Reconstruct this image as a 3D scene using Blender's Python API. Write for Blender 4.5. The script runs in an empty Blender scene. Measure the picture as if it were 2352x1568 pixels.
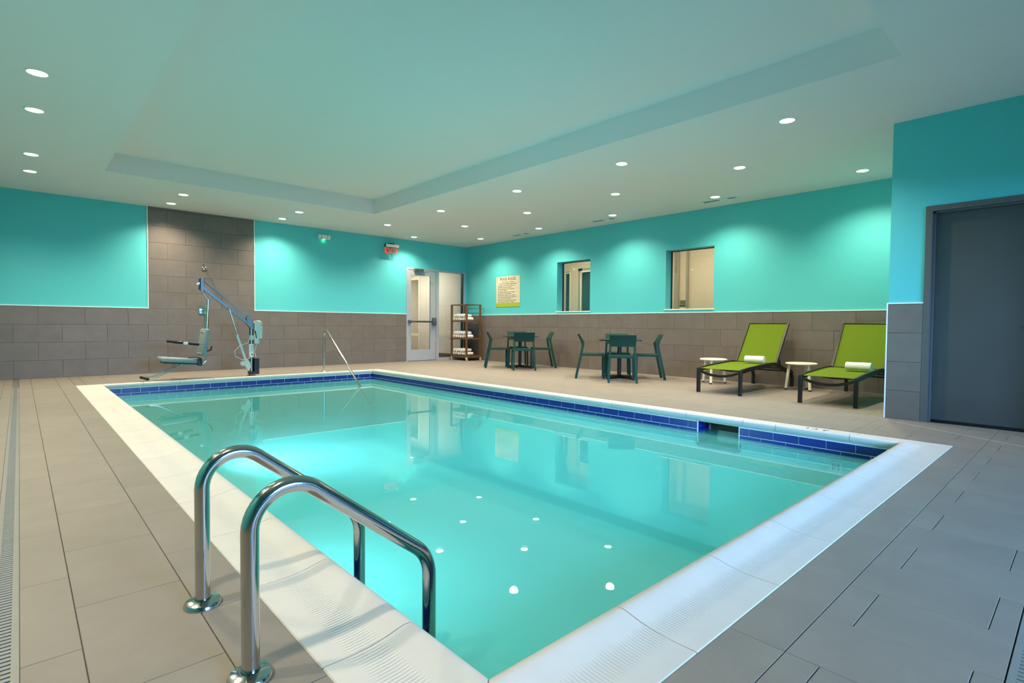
import bpy, bmesh, math, random
from mathutils import Vector, Matrix
random.seed(4)
PI = math.pi
C = bpy.context.scene.collection
scn = bpy.context.scene

# ---------------------------------------------------------------- camera
W_PX, H_PX, F_PX = 2352, 1568, 1232.9
yaw, pitch, roll = 0.74286, -0.03074, 0.00803
fwd = Vector((math.sin(yaw)*math.cos(pitch), math.cos(yaw)*math.cos(pitch), math.sin(pitch)))
rgt = Vector((math.cos(yaw), -math.sin(yaw), 0))
upv = rgt.cross(fwd)
r2 = rgt*math.cos(roll)+upv*math.sin(roll)
u2 = -rgt*math.sin(roll)+upv*math.cos(roll)
CAM = Vector((0, 0, 0.97))
cam_d = bpy.data.cameras.new('camera'); cam = bpy.data.objects.new('camera', cam_d); C.objects.link(cam)
cam.matrix_world = Matrix(((r2.x, u2.x, -fwd.x, CAM.x), (r2.y, u2.y, -fwd.y, CAM.y), (r2.z, u2.z, -fwd.z, CAM.z), (0, 0, 0, 1)))
cam_d.sensor_fit = 'HORIZONTAL'; cam_d.sensor_width = 36.0; cam_d.lens = F_PX*36.0/W_PX
cam_d.clip_start = 0.02; cam_d.clip_end = 100
scn.camera = cam

# ---------------------------------------------------------------- exposure, world, large lights
vs = scn.view_settings
scn.display_settings.display_device = 'sRGB'
vs.view_transform = 'Standard'; vs.look = 'None'; vs.gamma = 1.0; vs.use_curve_mapping = False
vs.exposure = 0.12
scn.cycles.use_denoising = True
scn.cycles.max_bounces = 10; scn.cycles.diffuse_bounces = 5; scn.cycles.glossy_bounces = 4
scn.cycles.transparent_max_bounces = 12; scn.cycles.transmission_bounces = 6
scn.cycles.sample_clamp_indirect = 6.0
scn.cycles.caustics_reflective = False; scn.cycles.caustics_refractive = False
SPOT_W = 200.0          # each recessed downlight
LENS_E = 14.0
LAMP_COL = (1.0, 0.86, 0.65)
DAY_W = 4500.0           # sky light through the windows behind the camera
DAY_COL = (0.24, 0.52, 1.0)
POOL_W = 430.0           # underwater pool lamp
CORR_W = 70.0           # added unseen fill lights in the corridor and vestibule

w = bpy.data.worlds.new('world'); scn.world = w; w.use_nodes = True
w.node_tree.nodes['Background'].inputs[0].default_value = (0.35, 0.6, 1.0, 1)
w.node_tree.nodes['Background'].inputs[1].default_value = 0.6

def area(name, loc, rot, sx, sy, power, col):
    d = bpy.data.lights.new(name, 'AREA'); d.shape = 'RECTANGLE'; d.size = sx; d.size_y = sy
    d.energy = power; d.color = col
    o = bpy.data.objects.new(name, d); C.objects.link(o); o.location = loc; o.rotation_euler = rot
    return o
# daylight outside the glazed wall behind the camera (it shines in through window_3)
area('daylight', (0.8, -7.5, 2.7), (math.radians(80), 0, -.25), 8.0, 2.4, DAY_W, DAY_COL)

# ---------------------------------------------------------------- materials
def lin(h):
    h = h.lstrip('#'); out = []
    for i in (0, 2, 4):
        c = int(h[i:i+2], 16)/255
        out.append(c/12.92 if c <= 0.04045 else ((c+0.055)/1.055)**2.4)
    return (*out, 1)
M = {}
def mat(name, col, rough=0.5, metal=0.0, noise=0.0, nscale=8.0, bump=0.0, bscale=60.0, rnd=0.0, spec=0.5, stretch=None, coat=0.0):
    m = bpy.data.materials.new(name); m.use_nodes = True; M[name] = m
    nt = m.node_tree; b = nt.nodes['Principled BSDF']
    c = lin(col) if isinstance(col, str) else (*col, 1)
    b.inputs['Base Color'].default_value = c
    b.inputs['Roughness'].default_value = rough; b.inputs['Metallic'].default_value = metal
    b.inputs['Specular IOR Level'].default_value = spec
    if coat: b.inputs['Coat Weight'].default_value = coat
    tc = nt.nodes.new('ShaderNodeTexCoord'); mp = nt.nodes.new('ShaderNodeMapping')
    nt.links.new(tc.outputs['Object'], mp.inputs[0])
    if stretch: mp.inputs['Scale'].default_value = stretch
    src = None
    if rnd:
        oi = nt.nodes.new('ShaderNodeObjectInfo')
        vm = nt.nodes.new('ShaderNodeVectorMath'); vm.operation = 'MULTIPLY_ADD'
        nt.links.new(oi.outputs['Random'], vm.inputs[0]); vm.inputs[1].default_value = (37, 19, 11)
        nt.links.new(mp.outputs[0], vm.inputs[2]); coord = vm.outputs[0]
    else: coord = mp.outputs[0]
    if noise or rnd:
        n = nt.nodes.new('ShaderNodeTexNoise'); n.inputs['Scale'].default_value = nscale
        n.inputs['Detail'].default_value = 5; n.inputs['Roughness'].default_value = 0.6
        nt.links.new(coord, n.inputs['Vector'])
        mr = nt.nodes.new('ShaderNodeMapRange'); mr.inputs[1].default_value = 0.25; mr.inputs[2].default_value = 0.75
        mr.inputs[3].default_value = 1-noise; mr.inputs[4].default_value = 1+noise
        nt.links.new(n.outputs[0], mr.inputs[0]); val = mr.outputs[0]
        if rnd:
            m2 = nt.nodes.new('ShaderNodeMapRange'); m2.inputs[3].default_value = 1-rnd; m2.inputs[4].default_value = 1+rnd
            nt.links.new(oi.outputs['Random'], m2.inputs[0])
            mm = nt.nodes.new('ShaderNodeMath'); mm.operation = 'MULTIPLY'
            nt.links.new(val, mm.inputs[0]); nt.links.new(m2.outputs[0], mm.inputs[1]); val = mm.outputs[0]
        sc = nt.nodes.new('ShaderNodeVectorMath'); sc.operation = 'SCALE'; sc.inputs[0].default_value = c[:3]
        nt.links.new(val, sc.inputs['Scale']); nt.links.new(sc.outputs[0], b.inputs['Base Color'])
    if bump:
        n2 = nt.nodes.new('ShaderNodeTexNoise'); n2.inputs['Scale'].default_value = bscale; n2.inputs['Detail'].default_value = 3
        nt.links.new(coord, n2.inputs['Vector'])
        bp = nt.nodes.new('ShaderNodeBump'); bp.inputs['Strength'].default_value = bump; bp.inputs['Distance'].default_value = 0.004
        nt.links.new(n2.outputs[0], bp.inputs['Height']); nt.links.new(bp.outputs[0], b.inputs['Normal'])
    return m
def emit(name, col, strength):
    m = bpy.data.materials.new(name); m.use_nodes = True; M[name] = m; nt = m.node_tree
    nt.nodes.remove(nt.nodes['Principled BSDF']); e = nt.nodes.new('ShaderNodeEmission')
    e.inputs[0].default_value = (*col, 1); e.inputs[1].default_value = strength
    nt.links.new(e.outputs[0], nt.nodes['Material Output'].inputs[0]); return m
def clear(name, tint, ior, rough=0.0, bump=0.0):
    # clear sheet: Fresnel mix of a mirror reflection and straight see-through
    m = bpy.data.materials.new(name); m.use_nodes = True; M[name] = m; nt = m.node_tree
    nt.nodes.remove(nt.nodes['Principled BSDF'])
    t = nt.nodes.new('ShaderNodeBsdfTransparent'); t.inputs[0].default_value = (*tint, 1)
    g = nt.nodes.new('ShaderNodeBsdfGlossy'); g.inputs['Roughness'].default_value = rough
    f = nt.nodes.new('ShaderNodeFresnel'); f.inputs[0].default_value = ior
    mx = nt.nodes.new('ShaderNodeMixShader')
    nt.links.new(f.outputs[0], mx.inputs[0]); nt.links.new(t.outputs[0], mx.inputs[1]); nt.links.new(g.outputs[0], mx.inputs[2])
    nt.links.new(mx.outputs[0], nt.nodes['Material Output'].inputs[0])
    if bump:
        tc = nt.nodes.new('ShaderNodeTexCoord'); n = nt.nodes.new('ShaderNodeTexNoise'); n.inputs['Scale'].default_value = 1.6
        n.inputs['Detail'].default_value = 2
        nt.links.new(tc.outputs['Object'], n.inputs['Vector'])
        bp = nt.nodes.new('ShaderNodeBump'); bp.inputs['Strength'].default_value = bump; bp.inputs['Distance'].default_value = 0.02
        nt.links.new(n.outputs[0], bp.inputs['Height'])
        nt.links.new(bp.outputs[0], g.inputs['Normal']); nt.links.new(bp.outputs[0], f.inputs['Normal'])
    return m

mat('paint_cyan', (.10, .54, .55), 0.55, bump=0.06, bscale=220, spec=0.3)
mat('paint_ceiling', (.86, .75, .75), 0.75, bump=0.04, bscale=200, spec=0.2)
mat('grey_tile', '#70675F', 0.45, noise=0.10, nscale=5, bump=0.08, bscale=90, rnd=0.05, spec=0.4)
mat('deck_tile', '#82796F', 0.55, noise=0.09, nscale=4, bump=0.15, bscale=160, rnd=0.03, spec=0.35, stretch=(1, 1, 1))
mat('grout', '#67615C', 0.9, noise=0.1, nscale=30)
mat('light_grout', '#DDE4E4', 0.8, noise=0.05, nscale=30)
mat('white_trim', '#EDF3EC', 0.4)
mat('coping', '#C9C3BB', 0.6, noise=0.04, nscale=6, rnd=0.02, bump=0.05, bscale=120)
mat('mortar', '#B9AF9F', 0.9, noise=0.15, nscale=20)
mat('blue_tile', '#182878', 0.3, noise=0.06, nscale=10, rnd=0.06, spec=0.5)
mat('plaster', '#8FE6E0', 0.7, noise=0.04, nscale=2)
mat('steel', '#B9B7B2', 0.13, 1.0, bump=0.02, bscale=300)
mat('brushed', '#8E8D89', 0.32, 1.0, bump=0.03, bscale=240)
mat('alu', '#B4B5B8', 0.4, 0.3, noise=0.03, nscale=8)
mat('door_grey', '#4A4846', 0.38, noise=0.05, nscale=3, spec=0.5)
mat('door_frame', '#5A5856', 0.4, noise=0.04, nscale=6)
mat('black', '#0B0B0D', 0.45, noise=0.1, nscale=10)
mat('black_metal', '#0A0A0C', 0.35, noise=0.1, nscale=12)
mat('foam', '#0A0A0A', 0.8, bump=0.2, bscale=200)
mat('beige', '#E0C7A6', 0.7, noise=0.04, nscale=3)
mat('vestibule_paint', '#DED6CA', 0.7, noise=0.03, nscale=3)
mat('beige_dark', '#A99A80', 0.7, noise=0.04, nscale=3)
mat('dark_glass', '#26261F', 0.15)
mat('olive', '#8E8A60', 0.5)
mat('corr_base', '#5E574C', 0.6)
mat('teal_plastic', '#153A30', 0.6, spec=0.2, noise=0.05, nscale=6)
mat('green_mesh', '#5C720E', 0.75, spec=0.15, noise=0.05, nscale=30, bump=0.15, bscale=400)
mat('black_alu', '#070708', 0.45, noise=0.1, nscale=10)
mat('cream', '#F0E8CF', 0.4, noise=0.03, nscale=8)
mat('towel', '#F3EEE2', 0.95, noise=0.05, nscale=25, bump=0.5, bscale=160, spec=0.1)
mat('wood', '#6B4822', 0.5, noise=0.25, nscale=4, stretch=(14, 14, 1.5), bump=0.05, bscale=40)
mat('white_plastic', '#E4E4DC', 0.4, noise=0.02, nscale=10)
mat('grey_plastic', '#BFC8BC', 0.45, noise=0.03, nscale=10)
mat('lift_pad', '#7E8C8A', 0.5, noise=0.05, nscale=10)
mat('sticker', '#E9EAE6', 0.5, noise=0.02, nscale=10)
mat('ink', '#1C1B19', 0.7, noise=0.02)
mat('poster_paper', '#D3C9AC', 0.6, noise=0.02, nscale=10)
mat('poster_green', '#A3B41C', 0.6, noise=0.02, nscale=10)
mat('red_button', '#C01818', 0.4, noise=0.02)
mat('drain', '#7F7D77', 0.4, noise=0.06, nscale=12)
mat('slot', '#33332F', 0.9, noise=0.05)
mat('vent_dark', '#3D4A45', 0.7, noise=0.05)
emit('lens', (1.0, 0.90, 0.72), LENS_E)
emit('exit_red', (1.0, 0.03, 0.02), 1.6)
emit('led', (0.15, 1.0, 0.35), 5.0)
emit('pool_lens', (0.55, 0.9, 1.0), 6.0)
clear('glass', (0.93, 0.96, 0.95), 1.45)
clear('acrylic', (0.92, 0.95, 0.93), 1.3)
clear('water', (0.72, 0.97, 0.96), 1.42, bump=0.0012)
def water_body():
    # pool water scatters light back: part of the transmitted share becomes soft turquoise light
    nt = M['water'].node_tree; mx = [n for n in nt.nodes if n.type == 'MIX_SHADER'][0]; t = [n for n in nt.nodes if n.type == 'BSDF_TRANSPARENT'][0]
    d = nt.nodes.new('ShaderNodeBsdfDiffuse'); d.inputs[0].default_value = (.22, .78, .70, 1)
    l = nt.nodes.new('ShaderNodeBsdfTranslucent'); l.inputs[0].default_value = (.34, .92, 1.0, 1)
    m1 = nt.nodes.new('ShaderNodeMixShader'); m1.inputs[0].default_value = .45
    nt.links.new(d.outputs[0], m1.inputs[1]); nt.links.new(l.outputs[0], m1.inputs[2])
    m2 = nt.nodes.new('ShaderNodeMixShader'); m2.inputs[0].default_value = .5
    nt.links.new(t.outputs[0], m2.inputs[1]); nt.links.new(m1.outputs[0], m2.inputs[2]); nt.links.new(m2.outputs[0], mx.inputs[1])
water_body()

# ---------------------------------------------------------------- builders
class MB:
    def __init__(s): s.bm = bmesh.new()
    def _xf(s, vs, mtx):
        if mtx is not None:
            for v in vs: v.co = mtx @ v.co
        return s
    def box(s, x0, x1, y0, y1, z0, z1, bev=0.0, seg=2, mtx=None):
        vs = [s.bm.verts.new((x, y, z)) for x in (x0, x1) for y in (y0, y1) for z in (z0, z1)]
        f = [(0, 1, 3, 2), (4, 6, 7, 5), (0, 4, 5, 1), (2, 3, 7, 6), (0, 2, 6, 4), (1, 5, 7, 3)]
        fs = [s.bm.faces.new([vs[i] for i in q]) for q in f]
        if bev:
            es = list({e for q in fs for e in q.edges})
            r = bmesh.ops.bevel(s.bm, geom=es, offset=bev, segments=seg, profile=0.5, affect='EDGES')
            vs = list({v for q in r['faces'] for v in q.verts} | {v for v in vs if v.is_valid})
        return s._xf(vs, mtx)
    def tile(s, x0, x1, y0, y1, t=0.009, ch=0.0014, mtx=None):
        # flat piece with eased edges lying in XY, top at z = t
        L = [[s.bm.verts.new(p) for p in ((x0+i, y0+i, z), (x1-i, y0+i, z), (x1-i, y1-i, z), (x0+i, y1-i, z))]
             for i, z in ((0, 0), (0, t-ch), (ch, t))]
        for a, b in zip(L, L[1:]):
            for k in range(4): s.bm.faces.new((a[k], a[(k+1) % 4], b[(k+1) % 4], b[k]))
        s.bm.faces.new(L[2])
        return s._xf([v for l in L for v in l], mtx)
    def tube(s, pts, r, n=12, cap=True, flat=None, mtx=None):
        pts = [Vector(p) for p in pts]; rings = []; allv = []
        t0 = (pts[1]-pts[0]).normalized()
        ref = Vector((0, 0, 1)) if abs(t0.z) < 0.9 else Vector((1, 0, 0))
        nrm = t0.cross(ref).normalized()
        for i, p in enumerate(pts):
            if i == 0: t = t0
            elif i == len(pts)-1: t = (pts[-1]-pts[-2]).normalized()
            else: t = ((pts[i]-pts[i-1]).normalized()+(pts[i+1]-pts[i]).normalized()).normalized()
            nrm = (nrm-t*nrm.dot(t)).normalized(); bi = t.cross(nrm)
            rr = r[i] if isinstance(r, (list, tuple)) else r
            ra, rb = (rr, rr) if flat is None else (flat[0], flat[1])
            k = 1.0
            if 0 < i < len(pts)-1:
                c = (pts[i]-pts[i-1]).normalized().dot((pts[i+1]-pts[i]).normalized()); k = 1.0/max(0.6, math.sqrt((1+c)/2))
            ring = []
            for j in range(n):
                a = 2*PI*(j+0.5)/n
                ca, sa = math.cos(a), math.sin(a)
                if flat is not None:
                    q = max(abs(ca), abs(sa)); ca, sa = ca/q, sa/q
                ring.append(s.bm.verts.new(p+nrm*(ra*ca*(k if flat is None and k > 1.02 else 1))+bi*(rb*sa)))
            rings.append(ring); allv += ring
        for a, b in zip(rings, rings[1:]):
            for j in range(n): s.bm.faces.new((a[j], a[(j+1) % n], b[(j+1) % n], b[j]))
        if cap:
            s.bm.faces.new(list(reversed(rings[0]))); s.bm.faces.new(rings[-1])
        return s._xf(allv, mtx)
    def bar(s, a, b, wx, wy, n=4, mtx=None): return s.tube([a, b], 0, n=4, flat=(wx/2, wy/2), mtx=mtx)
    def lathe(s, prof, n=24, mtx=None, cap=True):
        rings = []; allv = []
        for r, z in prof:
            ring = [s.bm.verts.new((r*math.cos(2*PI*j/n), r*math.sin(2*PI*j/n), z)) for j in range(n)]
            rings.append(ring); allv += ring
        for a, b in zip(rings, rings[1:]):
            for j in range(n): s.bm.faces.new((a[j], a[(j+1) % n], b[(j+1) % n], b[j]))
        if cap:
            if prof[0][0] > 1e-4: s.bm.faces.new(list(reversed(rings[0])))
            if prof[-1][0] > 1e-4: s.bm.faces.new(rings[-1])
        return s._xf(allv, mtx)
    def prism(s, poly, d0, d1, axis='y', mtx=None):
        # extrude a closed polygon (a, b) along an axis
        def P(a, b, d): return {'y': (a, d, b), 'x': (d, a, b), 'z': (a, b, d)}[axis]
        A = [s.bm.verts.new(P(a, b, d0)) for a, b in poly]; B = [s.bm.verts.new(P(a, b, d1)) for a, b in poly]
        n = len(poly)
        for i in range(n): s.bm.faces.new((A[i], A[(i+1) % n], B[(i+1) % n], B[i]))
        s.bm.faces.new(list(reversed(A))); s.bm.faces.new(B)
        return s._xf(A+B, mtx)
    def sheet(s, prof, y0, y1, t):
        # a bent sheet: profile (x, z) swept along y with thickness t
        n = len(prof); off = []
        for i, (x, z) in enumerate(prof):
            a = Vector(prof[max(i-1, 0)]); b = Vector(prof[min(i+1, n-1)]); d = (b-a).normalized()
            off.append((x+d.y*t, z-d.x*t))
        return s.prism(list(prof)+off[::-1], y0, y1, 'y')
    def mesh(s, name, m, smooth=False):
        bmesh.ops.recalc_face_normals(s.bm, faces=s.bm.faces[:])
        if smooth:
            for f in s.bm.faces: f.smooth = True
            for e in s.bm.edges:
                if len(e.link_faces) == 2 and e.calc_face_angle(0) > 0.6: e.smooth = False
        me = bpy.data.meshes.new(name); s.bm.to_mesh(me); s.bm.free()
        me.materials.append(M[m] if isinstance(m, str) else m); return me
    def build(s, name, m, parent=None, smooth=False, label=None):
        return link(name, s.mesh(name, m, smooth), parent, label)
def link(name, data, parent=None, label=None, loc=None, rot=None):
    o = bpy.data.objects.new(name, data); C.objects.link(o)
    if parent is not None: o.parent = parent
    if label: o['label'] = label
    if loc is not None: o.location = loc
    if rot is not None: o.rotation_euler = rot
    return o
def tag(o, label, cat, group=None, kind=None):
    o['label'] = label; o['category'] = cat
    if group: o['group'] = group
    if kind: o['kind'] = kind
    return o
def thing(name, label, cat, loc=(0, 0, 0), rz=0.0, group=None):
    o = bpy.data.objects.new(name, None); C.objects.link(o); o.empty_display_size = 0.1
    o.location = loc; o.rotation_euler = (0, 0, rz)
    return tag(o, label, cat, group)
def struct(o): o['kind'] = 'structure'; return o
def sempty(name):
    o = bpy.data.objects.new(name, None); C.objects.link(o); return struct(o)
def dup(root, loc, rz, label):
    r = root.copy(); C.objects.link(r); r.location = loc; r.rotation_euler = (0, 0, rz); r['label'] = label
    def rec(a, b):
        for ch in a.children:
            c = ch.copy(); C.objects.link(c); c.parent = b; rec(ch, c)
    rec(root, r); return r
def text_mesh(name, body, size, m, parent, mtx, align='CENTER', label=None, thick=0.0006, space=1.0):
    cu = bpy.data.curves.new(name, 'FONT'); cu.body = body; cu.size = size; cu.align_x = align; cu.align_y = 'CENTER'
    cu.extrude = thick; cu.resolution_u = 2; cu.space_line = space
    tmp = bpy.data.objects.new('tmp_text', cu); C.objects.link(tmp)
    dg = bpy.context.evaluated_depsgraph_get(); me = bpy.data.meshes.new_from_object(tmp.evaluated_get(dg))
    bpy.data.objects.remove(tmp); bpy.data.curves.remove(cu)
    me.name = name; me.transform(mtx); me.materials.clear(); me.materials.append(M[m])
    o = link(name, me, parent)
    if label: o['label'] = label
    return o
def arc(c, r, a0, a1, n, plane='xz', off=0.0):
    out = []
    for i in range(n+1):
        a = a0+(a1-a0)*i/n
        p = (c[0]+r*math.cos(a), c[1]+r*math.sin(a))
        out.append((p[0], off, p[1]) if plane == 'xz' else (off, p[0], p[1]))
    return out
def round_path(pts, r, n=6):
    pts = [Vector(p) for p in pts]; out = [pts[0]]
    for i in range(1, len(pts)-1):
        a, b, c = pts[i-1], pts[i], pts[i+1]
        rr = r[i] if isinstance(r, dict) and i in r else (r if not isinstance(r, dict) else 0.05)
        d1 = (a-b).normalized(); d2 = (c-b).normalized(); ang = d1.angle(d2)
        t = min(rr/math.tan(ang/2), 0.49*(a-b).length, 0.49*(c-b).length)
        p1 = b+d1*t; p2 = b+d2*t
        for k in range(n+1):
            u = k/n; out.append(p1*(1-u)**2+b*2*u*(1-u)+p2*u*u)
    out.append(pts[-1]); return out

def fillet(pts, r, n=10):
    # polyline whose corners are true circular arcs
    pts = [Vector(p) for p in pts]; out = [pts[0]]
    for i in range(1, len(pts)-1):
        b = pts[i]; d1 = (pts[i-1]-b).normalized(); d2 = (pts[i+1]-b).normalized(); h = d1.angle(d2)/2
        if h > PI/2-.01: out.append(b); continue
        cc = b+(d1+d2).normalized()*(r[i]/math.sin(h)); p1 = b+d1*(r[i]/math.tan(h)); p2 = b+d2*(r[i]/math.tan(h))
        u = (p1-cc).normalized(); v = (p2-cc).normalized(); th = u.angle(v); w_ = (v-u*u.dot(v)).normalized()
        for k in range(n+1): out.append(cc+(u*math.cos(th*k/n)+w_*math.sin(th*k/n))*r[i])
    out.append(pts[-1]); return out

# ---------------------------------------------------------------- room dimensions (metres)
YA, XB, XD, YD, ZC, ZT = 12.134, 9.374, 6.914, 1.528, 3.148, 1.227
XL, YN = -1.6, -2.4
PX0, PX1, PY0, PY1 = 0.614, 5.666, 0.776, 10.398        # outer edge of the coping
TX0, TX1, TY0, TY1, ZTR = 0.945, 5.236, 1.116, 9.768, 3.43
WL = -0.16                                               # water level

def in_view(p, margin=60):
    d = Vector(p)-CAM; z = d.dot(fwd)
    if z < 0.1: return None
    x = W_PX/2+F_PX*d.dot(r2)/z; y = H_PX/2-F_PX*d.dot(u2)/z
    return z if -margin < x < W_PX+margin and -margin < y < H_PX+margin else None

# ---------------------------------------------------------------- floor
fl = MB()
for x0, x1, y0, y1 in ((XL, PX0+.05, YN, YA+.02), (PX1-.05, XB+.02, YN, YA+.02), (PX0+.05, PX1-.05, YN, PY0+.05), (PX0+.05, PX1-.05, PY1-.05, YA+.02)):
    fl.box(x0, x1, y0, y1, -0.16, -0.009)
floor = struct(fl.build('floor', 'grout'))
tile_cache = {}
def slab_tile(w_, h_, m, t=0.009):
    k = (round(w_, 3), round(h_, 3), m)
    if k not in tile_cache: tile_cache[k] = MB().tile(-w_/2, w_/2, -h_/2, h_/2, t).mesh('tile', m)
    return tile_cache[k]
G = 0.0024
floor_tiles = []
def field(x0, x1, y0, y1, col0=0.125, cw=0.31, ph=(2.31, 2.01), rl=0.6):
    k = math.floor((x0-col0)/cw)
    while col0+k*cw < x1-0.004:
        a = max(x0, col0+k*cw); b = min(x1, col0+(k+1)*cw)
        if b-a > 0.02:
            p = ph[k % 2]; j = math.floor((y0-p)/rl)
            while p+j*rl < y1-0.004:
                c = max(y0, p+j*rl); d = min(y1, p+(j+1)*rl)
                if d-c > 0.02: floor_tiles.append((a+G/2, b-G/2, c+G/2, d-G/2))
                j += 1
        k += 1
field(XL, -0.088, YN, YA)
field(-0.014, PX0, 0.14, YA)
field(PX0, XB, PY1, YA)
field(PX1, XB, YD, PY1)
field(PX1, XD, 0.605, YD)
field(PX0, PX1, 0.605, PY0, col0=0.435, cw=0.62, ph=(0, 0), rl=3)
field(PX0, XD, 0.145, 0.605)
field(-0.014, XD, YN, 0.065)
ranked = []
for t in floor_tiles:
    c = ((t[0]+t[1])/2, (t[2]+t[3])/2, 0); z = in_view(c)
    ranked.append((z if z else 99+random.random(), t))
ranked.sort()
rest = MB()
for i, (z, t) in enumerate(ranked):
    cx, cy = (t[0]+t[1])/2, (t[2]+t[3])/2
    if i < 298 and z < 99:
        link('tile', slab_tile(t[1]-t[0], t[3]-t[2], 'deck_tile'), floor, loc=(cx, cy, -0.009+random.uniform(-.0004, .0004)))
    else: rest.tile(*t, mtx=Matrix.Translation((0, 0, -0.009)))
ro = rest.build('tile_field', 'deck_tile', floor); ro['kind'] = 'stuff'
b = MB(); b.bar((6.76, 1.53, .0003), (5.70, -.30, .0003), .004, .0012); b.build('movement_joint', 'light_grout', floor)

# ---------------------------------------------------------------- ceiling with raised tray
c = MB()
for x0, x1, y0, y1 in ((XL-.1, TX0, YN-.1, YA+.1), (TX1, XB+.1, YN-.1, YA+.1), (TX0, TX1, YN-.1, TY0), (TX0, TX1, TY1, YA+.1)):
    c.box(x0, x1, y0, y1, ZC, ZTR+.12)
c.box(TX0, TX1, TY0, TY1, ZTR, ZTR+.12)
struct(c.build('ceiling', 'paint_ceiling'))

# ---------------------------------------------------------------- walls
DX0, DX1, DZ = 7.41, 9.31, 2.44                      # glazed entrance in the back wall
b = MB()
b.box(XL-.2, DX0, YA, YA+.2, -.1, ZC+.05); b.box(DX0, DX1, YA, YA+.2, DZ, ZC+.05); b.box(DX1, XB+.25, YA, YA+.2, -.1, ZC+.05)
wall_back = struct(b.build('wall_back', 'paint_cyan'))
W1 = (7.655, 8.651, 1.277, 2.450); W2 = (4.765, 5.755, 1.283, 2.450)
b = MB(); T = .25
ys = [YD-.1, W2[0], W2[1], W1[0], W1[1], YA]
for i in (0, 2, 4): b.box(XB, XB+T, ys[i], ys[i+1], -.1, ZC+.05)
for y0, y1, z0, z1 in (W1, W2): b.box(XB, XB+T, y0, y1, -.1, z0); b.box(XB, XB+T, y0, y1, z1, ZC+.05)
wall_right = struct(b.build('wall_right', 'paint_cyan'))
RDY0, RDY1, RDZ = 0.19, 1.224, 2.222                 # grey door in the near part of the right side
b = MB()
b.box(XD, XD+.25, RDY1, YD, -.1, ZC+.05); b.box(XD, XD+.25, RDY0, RDY1, RDZ, ZC+.05); b.box(XD, XD+.25, YN, RDY0, -.1, ZC+.05)
b.box(XD+.25, XB+.25, YD-.2, YD, -.1, ZC+.05)
wall_door = struct(b.build('wall_near_right', 'paint_cyan'))
struct(MB().box(XL-.2, XL, YN-.2, YA, -.1, ZC+.05).build('wall_left', 'paint_cyan'))
NX = (0.8, 2.8, 3.8, 4.8, 6.8); b = MB()
b.box(XL-.2, NX[0], YN-.2, YN, -.1, ZC+.05); b.box(NX[4], XD+.25, YN-.2, YN, -.1, ZC+.05)
b.box(NX[0], NX[4], YN-.2, YN, -.1, 0.2); b.box(NX[0], NX[4], YN-.2, YN, 2.2, ZC+.05)
struct(b.build('wall_front', 'paint_cyan'))
win3 = sempty('window_3')
b = MB()
for x in (NX[0], 2.3, 3.8, 5.3, NX[4]): b.box(x-.03, x+.03, YN-.15, YN-.05, .2, 2.2)
for z in (.23, 2.17): b.box(NX[0], NX[4], YN-.15, YN-.05, z-.03, z+.03)
b.build('frame', 'alu', win3); MB().box(NX[0], NX[4], YN-.105, YN-.095, .2, 2.2).build('pane', 'glass', win3)

# wall tiles: every tile a piece of its wall
def wall_tiles(wall, u0, u1, rows, phases, pitch, place, skip=None):
    for i, (z0, z1) in enumerate(rows):
        p = phases[i % 2]; k = math.floor((u0-p)/pitch)
        while p+k*pitch < u1-.004:
            a = max(u0, p+k*pitch); e = min(u1, p+(k+1)*pitch)
            if e-a > .015: place(wall, a+.0015, e-.0015, z0+.0015, z1-.0015)
            k += 1
def place_back(wall, a, e, z0, z1):
    link('tile', slab_tile(e-a, z1-z0, 'grey_tile', .014), wall, loc=((a+e)/2, YA, (z0+z1)/2), rot=(PI/2, 0, 0))
def place_right(wall, a, e, z0, z1):
    link('tile', slab_tile(e-a, z1-z0, 'grey_tile', .014), wall, loc=(XB, (a+e)/2, (z0+z1)/2), rot=(PI/2, 0, -PI/2))
def place_door(wall, a, e, z0, z1):
    link('tile', slab_tile(e-a, z1-z0, 'grey_tile', .014), wall, loc=(XD, (a+e)/2, (z0+z1)/2), rot=(PI/2, 0, -PI/2))
rz = [0, .304, .611, .918, ZT]
rows4 = [(rz[3], rz[4]), (rz[2], rz[3]), (rz[1], rz[2]), (rz[0], rz[1])]
CX0, CX1 = 1.809, 3.69
wall_tiles(wall_back, XL, DX0, rows4, (.236, -.075), .6255, place_back)
ur = [ZT, 1.54, 1.855, 2.168, 2.48, 2.792, 3.105, ZC]
wall_tiles(wall_back, CX0, CX1, [(ur[i], ur[i+1]) for i in range(7)], (2.43, 2.12), .6255, place_back)
wall_tiles(wall_right, YD, YA-.014, rows4, (.03, .324), .612, place_right)
wall_tiles(wall_door, RDY1, YD, rows4, (0, .0), 2.0, place_door)
wall_tiles(wall_door, YN, RDY0, rows4, (0, .3), .61, place_door)
b = MB(); b.box(XL, DX0, YA-.005, YA, 0, ZT); b.box(CX0, CX1, YA-.005, YA, ZT, ZC); b.build('grout_bed', 'grout', wall_back)
MB().box(XB-.005, XB, YD, YA-.014, 0, ZT).build('grout_bed', 'grout', wall_right)
b = MB(); b.box(XD-.005, XD, RDY1, YD, 0, ZT); b.box(XD-.005, XD, YN, RDY0, 0, ZT); b.build('grout_bed', 'grout', wall_door)
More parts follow.
